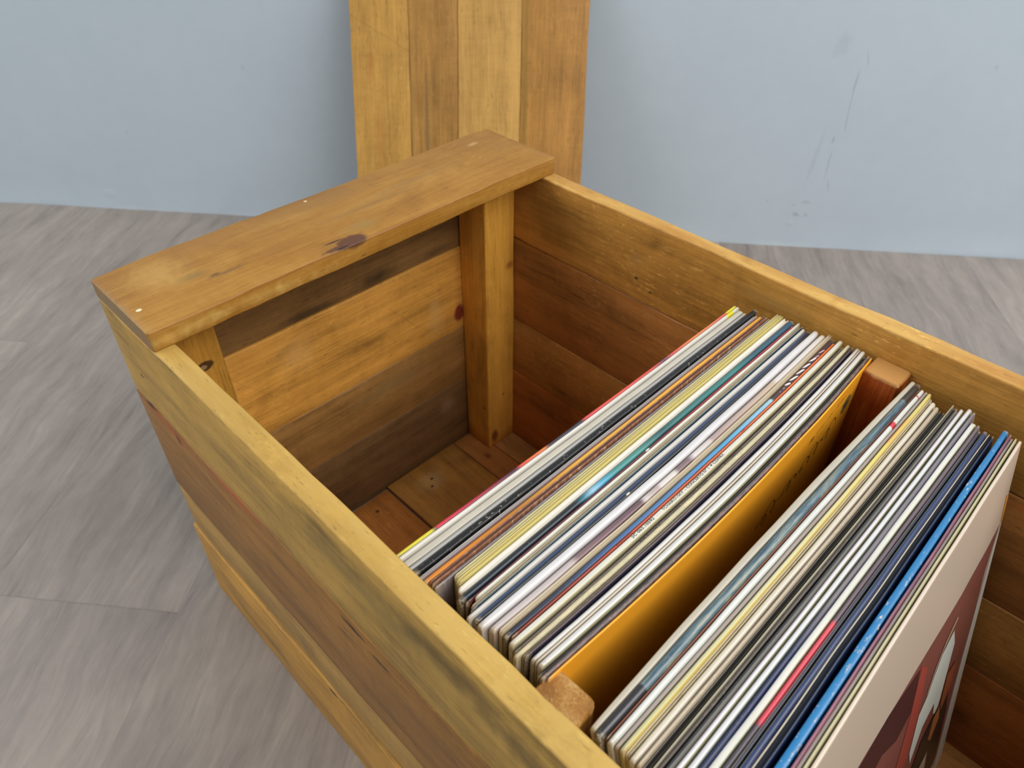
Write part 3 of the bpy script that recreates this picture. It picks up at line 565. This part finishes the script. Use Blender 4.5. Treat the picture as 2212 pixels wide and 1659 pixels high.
g1 = [
 (284.3, 286.5, 5, 314.5, 'flat', dict(mode='y', stops=[(.0, (226, 214, 50)), (.029, (226, 214, 50)), (.031, (60, 90, 70)), (.033, (216, 50, 76)), (.065, (170, 40, 70)), (.085, (90, 36, 62)), (.090, (70, 34, 56)), (.094, (226, 80, 60)), (.113, (232, 130, 60)), (.117, (60, 48, 62)), (.145, (52, 46, 62)), (.149, (222, 70, 74)), (.18, (232, 84, 74)), (.215, (226, 84, 80)), (.228, (104, 80, 104)), (.236, (222, 84, 84)), (.262, (236, 140, 78)), (.285, (230, 120, 90)), (.301, (222, 100, 92)), (.303, (232, 224, 40)), (.34, (232, 224, 40))], wear=0.1),
  'multicoloured edged record sleeve, rearmost of all, red, orange, purple and yellow stripe'),
 (286.7, 289.2, 4, 313.6, 'round', dict(c=(226, 224, 216), wear=0.12, patch=[(.298, .306, -9, .5, (230, 222, 50))]), 'white record sleeve with a small yellow tip, just in front of the multicoloured one'),
 (289.4, 293.6, 4, 312.8, 'flat', dict(c=(206, 200, 186), c2=(190, 184, 170), wear=0.15, var=0.7), 'thick cream-grey record sleeve behind the light grey one in the rear stack'),
 (294.0, 296.6, 4, 311.5, 'round', dict(c=(172, 172, 170), wear=0.1), 'light grey record sleeve directly behind the scratched black one'),
 (296.9, 300.7, 5, 320, 'flat', dict(c=(26, 25, 24), c2=(20, 20, 22), wear=0.34, card=(206, 200, 184), coat=0.15), 'glossy black record sleeve with white scratches along its spine'),
 (300.9, 302.6, 5, 314, 'round', dict(c=(224, 222, 220), wear=0.1), 'thin white record sleeve between the black and the orange-yellow ones'),
 (302.7, 304.0, 5, 313.5, 'flat', dict(c=(158, 146, 148), wear=0.15), 'thin mauve-grey record sleeve touching the orange-yellow one'),
 (304.2, 307.1, 6, 316, 'flat', dict(mode='y', stops=[(0, (226, 140, 36)), (.03, (228, 140, 34)), (.07, (196, 128, 40)), (.12, (240, 180, 64)), (.34, (244, 170, 48))], wear=0.12, card=(244, 208, 150)), 'bright orange-yellow spined record sleeve in the rear stack'),
 (307.3, 310.2, 8, 317.5, 'open', dict(mode='noise', k=0.9, stops=[(.30, (92, 54, 44)), (.45, (150, 98, 70)), (.56, (160, 110, 80)), (.64, (214, 184, 156))], inner=(120, 84, 68), wear=0.35), 'brown speckled record sleeve in front of the orange-yellow one'),
 (310.3, 312.2, 8, 318.6, 'flat', dict(c=(134, 124, 128), wear=0.55, wscale=0.5, card=(188, 180, 168)), 'worn grey-mauve record sleeve with a rubbed pale corner'),
 (312.6, 315.2, 19, 327.4, 'open', dict(c=(222, 216, 158), c2=(228, 222, 180), inner=(206, 196, 150), wear=0.1), 'pale yellow open-topped record sleeve beside the grey-mauve one'),
 (315.4, 318.1, 18, 327.0, 'open', dict(c=(226, 214, 128), c2=(220, 204, 124), inner=(212, 194, 128), wear=0.1, x=[(.82, 1.2, (226, 216, 132))]), 'butter yellow record sleeve with a brighter front edge, behind the thick cream one'),
 (318.3, 322.6, 16, 327.5, 'open', dict(c=(236, 230, 218), inner=(236, 230, 220), wear=0.08), 'thick cream-white record sleeve directly behind the teal one'),
 (322.9, 326.9, 11, 326, 'round', dict(mode='y', stops=[(0, (26, 44, 60)), (.02, (24, 38, 50)), (.095, (34, 42, 50)), (.101, (50, 120, 140)), (.108, (150, 196, 224)), (.117, (88, 172, 208)), (.128, (74, 152, 152)), (.150, (78, 146, 140)), (.172, (52, 96, 104)), (.185, (60, 120, 118)), (.25, (60, 128, 128)), (.275, (52, 92, 110)), (.34, (56, 92, 120))], wear=0.08, coat=0.1), 'teal record sleeve with a light blue glow on its dark left half'),
 (327.1, 328.4, 13, 322, 'flat', dict(mode='y', stops=[(0, (90, 30, 42)), (.14, (112, 44, 62)), (.152, (112, 44, 62)), (.2, (160, 44, 56)), (.34, (176, 60, 62))], wear=0.05, patch=[(.1528, .1556, -9, 9, (232, 230, 226))]), 'thin maroon red record sleeve against the teal one'),
 (328.6, 330.5, 18, 327.2, 'round', dict(c=(230, 228, 214), wear=0.2), 'ivory record sleeve in front of the thin maroon one'),
 (330.6, 332.7, 14, 325, 'open', dict(c=(196, 180, 150), c2=(172, 156, 130), inner=(186, 172, 146), wear=0.8, wscale=0.35, card=(222, 210, 176)), 'tan record sleeve with its spine peeled to bare card'),
 (332.9, 334.0, 12, 326, 'flat', dict(c=(26, 56, 78), x=[(-.2, .35, (190, 206, 206))], wear=0.05), 'very thin dark blue and pale record sleeve in front of the peeled tan one'),
 (334.2, 337.1, 8, 323.4, 'round', dict(c=(214, 213, 208), wear=0.12), 'off-white record sleeve behind the navy and royal blue one'),
 (337.4, 341.1, 10, 325.9, 'flat', dict(c=(38, 42, 50), c2=(32, 36, 46), x=[(-.2, .38, (56, 82, 136))], wear=0.06, card=(232, 228, 190), coat=0.5, patch=[(.120, .1225, .55, .85, (236, 230, 196))]), 'navy record sleeve with a royal blue rear edge and one cream dot'),
 (341.3, 346.3, 9, 327, 'round', dict(c=(228, 227, 230), wear=0.1, x=[(-.1, .10, (180, 176, 166))], coat=0.5), 'thickest glossy white record sleeve, in front of the navy and royal blue one'),
 (346.7, 351.2, 12, 327.7, 'round', dict(mode='y', interp='LINEAR', stops=[(0, (210, 200, 200)), (.066, (196, 184, 184)), (.070, (140, 112, 116)), (.096, (126, 96, 104)), (.121, (116, 88, 96)), (.124, (218, 210, 206)), (.130, (196, 180, 178)), (.136, (192, 174, 172)), (.138, (226, 220, 220)), (.151, (228, 222, 214)), (.154, (140, 116, 122)), (.165, (136, 112, 118)), (.170, (226, 220, 220)), (.186, (214, 204, 200)), (.188, (182, 160, 158)), (.235, (200, 178, 164)), (.258, (208, 186, 162)), (.262, (226, 220, 218)), (.34, (226, 220, 214))], wear=0.08), 'dusty pink record sleeve with white and plum patches'),
 (351.5, 354.0, 14, 329.6, 'open', dict(c=(214, 198, 168), inner=(220, 208, 184), wear=0.15), 'double-edged tan cream record sleeve behind the sky blue one'),
 (354.2, 357.3, 14, 328.8, 'flat', dict(mode='y', stops=[(0, (48, 54, 72)), (.05, (56, 64, 86)), (.09, (72, 108, 160)), (.15, (92, 142, 196)), (.19, (88, 170, 222)), (.241, (160, 208, 236)), (.243, (186, 222, 238)), (.2445, (64, 60, 60)), (.252, (80, 56, 66)), (.34, (80, 60, 68))], wear=0.13, card=(196, 220, 236)), 'sky blue record sleeve whose right end is black with pale feather shapes'),
 (357.4, 359.0, 16, 323.6, 'flat', dict(mode='y', stops=[(0, (120, 44, 30)), (.06, (160, 60, 32)), (.10, (190, 72, 36)), (.2, (214, 104, 52)), (.27, (226, 114, 44)), (.34, (226, 108, 36))], wear=0.04), 'thin orange-red record sleeve with red lettering on the spine'),
 (359.2, 362.7, 13, 329.3, 'flat', dict(c=(228, 226, 214), wear=0.06, x=[(.82, 1.4, (206, 200, 166))]), 'white record sleeve with black capital letters naming a piano concerto'),  # cream stripe at the front paints in the shaded side of the spine
 (363.7, 365.4, 12, 326, 'flat', dict(c=(120, 112, 104), wear=0.3, x=[(-.2, .25, (104, 60, 60))]), 'dull grey record sleeve with rubbed black lettering in front of the concerto one'),
 (365.5, 368.5, 10, 328.3, 'round', dict(c=(206, 196, 160), c2=(184, 178, 160), wear=0.75, wscale=0.4, card=(226, 212, 172), rough=0.6), 'badly frayed tan record sleeve with a rough card spine'),
 (368.6, 370.0, 13, 328.6, 'flat', dict(mode='y', stops=[(0, (96, 92, 82)), (.2, (140, 136, 126)), (.27, (70, 74, 70)), (.34, (58, 66, 74))], wear=0.3), 'slim grey-olive record sleeve turning dark at its right end'),
 (370.1, 371.5, 13, 328.0, 'flat', dict(c=(134, 108, 98), c2=(112, 72, 62), wear=0.2, x=[(.75, 1.2, (46, 44, 66))], var=0.9), 'slim reddish-brown record sleeve behind a pair of bright white ones'),
 (371.9, 375.2, 15, 331.5, 'round', dict(c=(228, 226, 222), wear=0.05, coat=0.5), 'bright white record sleeve in front of the reddish-brown one'),
 (375.4, 376.4, 15, 330, 'flat', dict(c=(222, 208, 188), wear=0.08), 'thin cream record sleeve wedged between two bright white ones'),
 (376.6, 380.7, 15, 329.4, 'round', dict(c=(226, 226, 224), wear=0.05, x=[(.86, 1.6, (176, 172, 138))], coat=0.4), 'white record sleeve with olive shading painted on its front face'),  # olive stripe is shading put into the front face colour
 (381.1, 382.3, 11, 326.5, 'flat', dict(c=(42, 40, 42), wear=0.08), 'thin black record sleeve behind the speckled grey one'),
 (382.5, 385.1, 11, 326.9, 'round', dict(mode='noise', k=0.55, stops=[(.30, (70, 62, 64)), (.50, (112, 100, 98)), (.60, (138, 106, 104)), (.66, (176, 116, 100)), (.72, (212, 206, 206))], wear=0.25), 'speckled grey-brown record sleeve directly behind the orange cover'),
 (385.3, 386.5, 13, 327.4, 'flat', dict(full=1, c=(246, 170, 44), c2=(238, 156, 36), wear=0.03, card=(240, 190, 110), coat=0.15), 'orange record sleeve whose cover faces the gap between the two stacks'),
]
g2 = [
 (405.7, 409.7, 10.5, 323.4, 'flat', dict(c=(198, 190, 172), c2=(176, 168, 160), wear=0.1, x=[(-.5, .14, (150, 140, 104))]), 'grey-cream record sleeve, rearmost of the front stack, leaning on the battens'),
 (409.8, 414.5, 9, 322.1, 'round', dict(mode='noise', k=0.10, stops=[(.30, (36, 52, 64)), (.44, (70, 100, 118)), (.52, (98, 122, 128)), (.60, (148, 150, 132)), (.70, (72, 104, 108))], patch=[(-1, .040, -9, 9, (40, 40, 46)), (.300, .34, -9, 9, (52, 48, 44))], x=[(-.2, .10, (120, 168, 188))], wear=0.1, coat=0.5), 'glossy marbled blue and sand record sleeve, second in the front stack'),
 (414.7, 415.6, 12, 318, 'flat', dict(c=(146, 84, 56), wear=0.05), 'very thin copper brown record sleeve behind a white one with a red band'),
 (415.8, 419.1, 11, 319.0, 'round', dict(c=(224, 226, 222), wear=0.05, patch=[(.2715, .277, -9, 9, (214, 56, 72)), (.309, .3105, -9, 9, (196, 90, 76))], coat=0.5), 'white record sleeve with a small red band near its right end'),
 (419.3, 421.6, 12, 319.8, 'flat', dict(c=(172, 158, 150), wear=0.1, x=[(-.2, .2, (150, 146, 126))]), 'mauve-grey record sleeve just behind the yellow one of the front stack'),
 (421.9, 424.2, 12, 318.3, 'flat', dict(mode='y', stops=[(0, (198, 196, 142)), (.14, (216, 212, 170)), (.2, (220, 212, 150)), (.252, (226, 212, 104)), (.258, (232, 184, 98)), (.284, (226, 186, 94)), (.290, (216, 204, 118)), (.34, (218, 206, 142))], x=[(.85, 1.2, (222, 200, 116))], wear=0.08), 'yellow record sleeve turning orange near its right end, front stack'),
 (424.4, 426.3, 13, 316, 'open', dict(c=(226, 216, 186), inner=(206, 192, 160), wear=0.6, wscale=0.6, card=(196, 178, 140)), 'chipped cream record sleeve in front of the yellow one'),
 (426.5, 430.0, 12, 312.8, 'round', dict(c=(222, 214, 198), c2=(208, 198, 180), wear=0.1), 'broad plain cream record sleeve with a rounded tip, front stack'),
 (430.3, 432.3, 12, 308.9, 'round', dict(c=(192, 176, 154), wear=0.5, card=(208, 196, 164)), 'rubbed beige record sleeve in front of the broad cream one'),
 (432.7, 435.5, 12, 309, 'open', dict(c=(74, 70, 60), inner=(50, 44, 36), wear=0.1), 'dark olive record sleeve in front of the rubbed beige one'),
 (435.8, 436.5, 12, 318.5, 'flat', dict(c=(176, 170, 148), wear=0.1), 'paper-thin pale record sleeve standing proud between two dark ones'),
 (436.7, 438.8, 12, 317, 'flat', dict(c=(88, 78, 70), wear=0.4, card=(150, 136, 116)), 'dark brown record sleeve with rubbed flecks, front stack'),
 (439.1, 441.1, 12, 316, 'flat', dict(c=(54, 54, 56), wear=0.15, x=[(.85, 1.2, (120, 118, 110))]), 'charcoal record sleeve directly behind the first of two white ones'),
 (441.4, 444.0, 12, 320.7, 'round', dict(c=(226, 222, 230), c2=(214, 206, 214), wear=0.04, coat=0.5, x=[(.9, 1.5, (196, 196, 160))]), 'white record sleeve with a soft lilac sheen, in front of the charcoal one'),
 (444.7, 447.7, 12, 322.7, 'round', dict(c=(228, 228, 232), wear=0.04, coat=0.4, x=[(.86, 1.5, (198, 208, 190))]), 'white record sleeve with a pale green front edge, in front of the lilac white one'),
 (448.0, 450.0, 12, 320.1, 'flat', dict(mode='y', stops=[(0, (40, 48, 84)), (.10, (44, 54, 92)), (.14, (122, 116, 120)), (.34, (130, 124, 134))], wear=0.18), 'purple-grey record sleeve turning navy on the left, behind the blue-edged white one'),
 (450.1, 453.9, 12, 312.2, 'flat', dict(c=(236, 236, 226), wear=0.03, x=[(-.4, .13, (30, 80, 150)), (.86, 1.1, (206, 206, 168))]), 'white record sleeve with a bright blue rear edge'),
 (454.1, 456.2, 12, 310.5, 'flat', dict(mode='y', interp='LINEAR', stops=[(0, (76, 72, 82)), (.0605, (80, 70, 80)), (.0615, (212, 62, 84)), (.126, (216, 74, 90)), (.1285, (100, 84, 94)), (.34, (110, 98, 104))], wear=0.08), 'dark maroon record sleeve with a long crimson patch'),
 (456.4, 458.3, 12, 307.4, 'flat', dict(c=(44, 46, 66), wear=0.08, x=[(-.2, .25, (198, 190, 180))]), 'dark slate record sleeve with a pale rear edge in front of the crimson patched one'),
 (458.7, 461.4, 12, 307.8, 'flat', dict(c=(38, 54, 100), c2=(34, 62, 92), wear=0.05, x=[(-.2, .12, (196, 198, 160))]), 'navy blue record sleeve in front of the dark slate one'),
 (461.6, 465.7, 12, 309.9, 'open', dict(c=(40, 52, 84), inner=(30, 34, 44), wear=0.1, x=[(-.2, .22, (208, 198, 178))]), 'open-topped navy record sleeve with a cream rear lip'),
 (467.5, 471.4, 12, 318.4, 'flat', dict(c=(34, 128, 190), c2=(28, 108, 172), wscale=0.45, wear=0.42, card=(226, 216, 196), coat=0.3), 'bright blue record sleeve with chipped white spots along its spine'),
 (471.9, 473.4, 12, 315.7, 'flat', dict(c=(160, 96, 116), c2=(96, 66, 96), wear=0.05, var=0.8, x=[(-.6, .15, (24, 40, 70))]), 'plum pink record sleeve in front of the bright blue one'),
 (473.6, 475.4, 12, 315, 'flat', dict(c=(178, 166, 160), wear=0.1, x=[(-.2, .22, (222, 212, 190))]), 'grey record sleeve with a cream edge, third from the front of the crate'),
 (475.5, 476.6, 12, 315, 'flat', dict(c=(196, 190, 150), wear=0.1), 'thin olive-cream record sleeve behind the frontmost picture sleeve'),
 (477.4, 479.6, 10, 316, 'flat', dict(full=1, c=(208, 192, 172), c2=(208, 188, 176), wear=0.05, coat=0.4), 'beige-bordered picture record sleeve, frontmost of all, cover facing the empty end'),
]
for i, r in enumerate(g1): Sleeve(1, r[0], r[1], r[2], r[3], r[4], r[5], r[6], 'record sleeves standing in the rear stack', dz=(-0.0004, 0.0006, -0.0010, -0.0002, 0.0003, -0.0013, 0.0005)[i % 7], seed=i+1)
for i, r in enumerate(g2): Sleeve(2, r[0], r[1], r[2], r[3], r[4], r[5], r[6], 'record sleeves leaning in the front stack', dz=(-0.0004, 0.0005, -0.0012, 0.0002, -0.0008, 0.0004, -0.0015)[i % 7], seed=i+60)
S1 = RECS[:len(g1)]; S2 = RECS[len(g1):]
# lettering on the spines
con = S1[25]; INK = (40, 38, 38)
con.text('2C 065.10592', .0983, .1165, .66, .12, INK); con.text('. . .', .1185, .1225, .6, .2, (90, 88, 84), grow=0)
con.text('TCHAIKOVSKY', .1241, .1424, .66, .12, INK); con.text('-', .1438, .1448, .66, .12, (110, 108, 100))
con.text('CONCERTO N° 1', .1459, .1667, .66, .12, INK); con.text('●' if False else 'CZIFFRA', .1713, .1818, .66, .12, INK)
def dot_on(s, y, u, r, color):
    vs_ = []
    for k in range(14):
        a = k/14*2*math.pi; A, B = s.edge(y); vs_.append(s.point(u+r*math.cos(a)/(B-A), y+r*math.sin(a), 0.00007)-Vector(s.loc))
    me = bpy.data.meshes.new('spine_dot'); me.from_pydata(vs_, [], [list(range(14))]); me.materials.append(plain('ink', color, 0.5))
    o = bpy.data.objects.new('spine_dot', me); COL.objects.link(o); o.parent = s.o
dot_on(con, 0.1694, 0.4, 0.00055, INK)
ore = S1[24]; RD = (150, 40, 24)
ore.text('BORODINE', .0891, .1012, .85, .25, (110, 30, 22)); ore.text('DECCA', .2049, .2127, .85, .2, RD); pass
gr = S1[26]; LINES_ = [('BRAHMS', .1000, .1170), ('DANSES HONGROISES', .1205, .1600), ('LISZT', .1640, .1730), ('RHAPSODIE', .1765, .1950)]
[gr.text(b_, y0_, y1_, .95, .35, (36, 32, 30)) for b_, y0_, y1_ in LINES_]
# pale feather shapes at the right end of the sky blue sleeve
def blades(s, items, name):
    V, F, FM = [], [], []; mats = [plain('pale_ink', (228, 220, 216), 0.4), plain('pink_ink', (214, 160, 160), 0.4), plain('dark_ink', (60, 52, 58), 0.4)]
    for (ya, yb, ua, ub, wd, m) in items:
        b0 = len(V); n = 8
        for i in range(n+1):
            f = i/n; y = ya+(yb-ya)*f; u = ua+(ub-ua)*f; h = wd*math.sin(math.pi*min(0.98, max(0.02, f)))
            V.append(s.point(min(.97, u), y-h/2, .00006+.00002*m)-Vector(s.loc)); V.append(s.point(min(.97, u), y+h/2, .00006+.00002*m)-Vector(s.loc))
        for i in range(n): F.append((b0+2*i, b0+2*i+1, b0+2*i+3, b0+2*i+2)); FM.append(m)
    me = bpy.data.meshes.new(name); me.from_pydata(V, [], F)
    for q_ in mats: me.materials.append(q_)
    for p, i in zip(me.polygons, FM): p.material_index = i
    o = bpy.data.objects.new(name, me); COL.objects.link(o); o.parent = s.o
blades(S1[23], [(.262, .266, .1, .95, .004, 0), (.268, .276, .1, .95, .006, 0), (.277, .285, .08, .9, .006, 0), (.285, .293, .05, .9, .006, 0), (.294, .301, .1, .9, .005, 0), (.300, .305, .4, .95, .004, 1),
                (.307, .313, .3, .95, .004, 1), (.266, .270, .0, 1, .0012, 2), (.275, .279, .0, 1, .0012, 2), (.284, .288, .0, 1, .0012, 2), (.293, .297, .0, 1, .0012, 2), (.2535, .2545, .5, .6, .001, 0), (.258, .2595, .5, .7, .0014, 0)], 'feather_print')
# orange cover: fine script and a grey emblem
oc = S1[-1]
oc.facetext('(8)', .2440, .2495, .0175, .0050, (74, 48, 20), shear=0.3)
oc.facepoly('cover_emblem', [((120, 108, 66), [(293, -38), (299, -33), (305, -36), (306, -44), (301, -50), (295, -47)]), ((70, 60, 44), [(296, -40), (299, -37), (302, -40), (301, -45), (297, -44)])])

def strokes(s, name, paths, wd, color):
    V, F = [], []
    for pts in paths:
        b0 = len(V)
        for i, (y, d) in enumerate(pts):
            y2, d2 = pts[min(i+1, len(pts)-1)]; y1_, d1 = pts[max(i-1, 0)]
            ty, td = y2-y1_, d2-d1; L_ = math.hypot(ty, td) or 1; ny, nd = -td/L_*wd/2, ty/L_*wd/2
            for sg_ in (1, -1):
                yy, dd = y+sg_*ny, d+sg_*nd; yy = min(s.y1-0.0005, yy)
                V.append(Vector((s.side(yy, dd)+0.0002, yy, s.top(yy)-dd))-Vector(s.loc))
        for i in range(len(pts)-1): F.append((b0+2*i, b0+2*i+1, b0+2*i+3, b0+2*i+2))
    me = bpy.data.meshes.new(name); me.from_pydata(V, [], F); me.materials.append(plain('ink', color, 0.5))
    o = bpy.data.objects.new(name, me); COL.objects.link(o); o.parent = s.o
def scrawl(y0, y1, d0, d1, h, n, sd):
    rr = random.Random(sd); P_ = []
    for i in range(n*10+1):
        f = i/(n*10); a = f*n*2*math.pi; k = 0.55+0.45*math.sin(a*0.37+sd)
        P_.append((y0+(y1-y0)*f + h*0.35*math.cos(a)*0.6, d0+(d1-d0)*f + h*0.5*k*math.sin(a)))
    return P_
strokes(oc, 'cover_lettering', [scrawl(.2525, .2630, .0145, .0125, .0026, 5, 1), scrawl(.2655, .2740, .0122, .0112, .0024, 5, 2), scrawl(.2765, .2900, .0108, .0092, .0026, 7, 3)], 0.0003, (74, 48, 20))
strokes(oc, 'cover_script', [scrawl(.195, .222, .056, .050, .020, 3, 4), scrawl(.224, .252, .047, .040, .014, 4, 5), scrawl(.254, .285, .038, .030, .016, 4, 6)], 0.0006, (40, 24, 14))
# frontmost picture cover
fc = S2[-1]
fc.facepoly('cover_picture', [
    ((126, 76, 68), [(16, -84), (40, -84), (192, -87.5), (252, -88.8), (270, -86), (292, -83), (311, -79), (306, -92), (301, -112), (301, -146), (297, -188), (295, -217), (293, -300), (16, -300)]),
    ((214, 216, 208), [(308, -92), (316, -80), (316, -325), (294, -325), (296, -261), (297, -217), (299, -188), (302, -146)]),
    ((226, 150, 60), [(309, -54), (315.4, -60), (315.4, -80), (312, -78)]),
    ((70, 40, 40), [(150, -86), (192, -94), (193, -130), (172, -134), (150, -120), (100, -130), (60, -120), (60, -90)]),
    ((158, 72, 62), [(194, -92), (207, -108), (210, -155), (205, -192), (188, -200), (180, -190), (192, -132)]),
    ((206, 214, 206), [(253, -120), (262, -140), (260, -175), (257, -204), (248, -196), (244, -180), (226, -184), (214, -208), (208, -190), (211, -155), (222, -148), (228, -136), (236, -125)]),
    ((176, 150, 126), [(253, -108), (256, -112), (236, -122), (228, -132), (222, -145), (218, -146), (226, -128), (238, -115)]),
    ((46, 40, 34), [(250, -200), (262, -196), (276, -200), (285, -230), (288, -300), (216, -300), (218, -230), (232, -206)]),
    ((170, 108, 60), [(252, -206), (262, -202), (268, -222), (258, -236), (250, -226)]),
    ((150, 82, 54), [(262, -170), (278, -172), (280, -196), (268, -214), (262, -200)]),
    ((188, 170, 150), [(236, -250), (256, -246), (262, -290), (230, -296)]),
    ((150, 66, 50), [(120, -175), (150, -170), (170, -185), (176, -215), (150, -222), (126, -205)]),
])
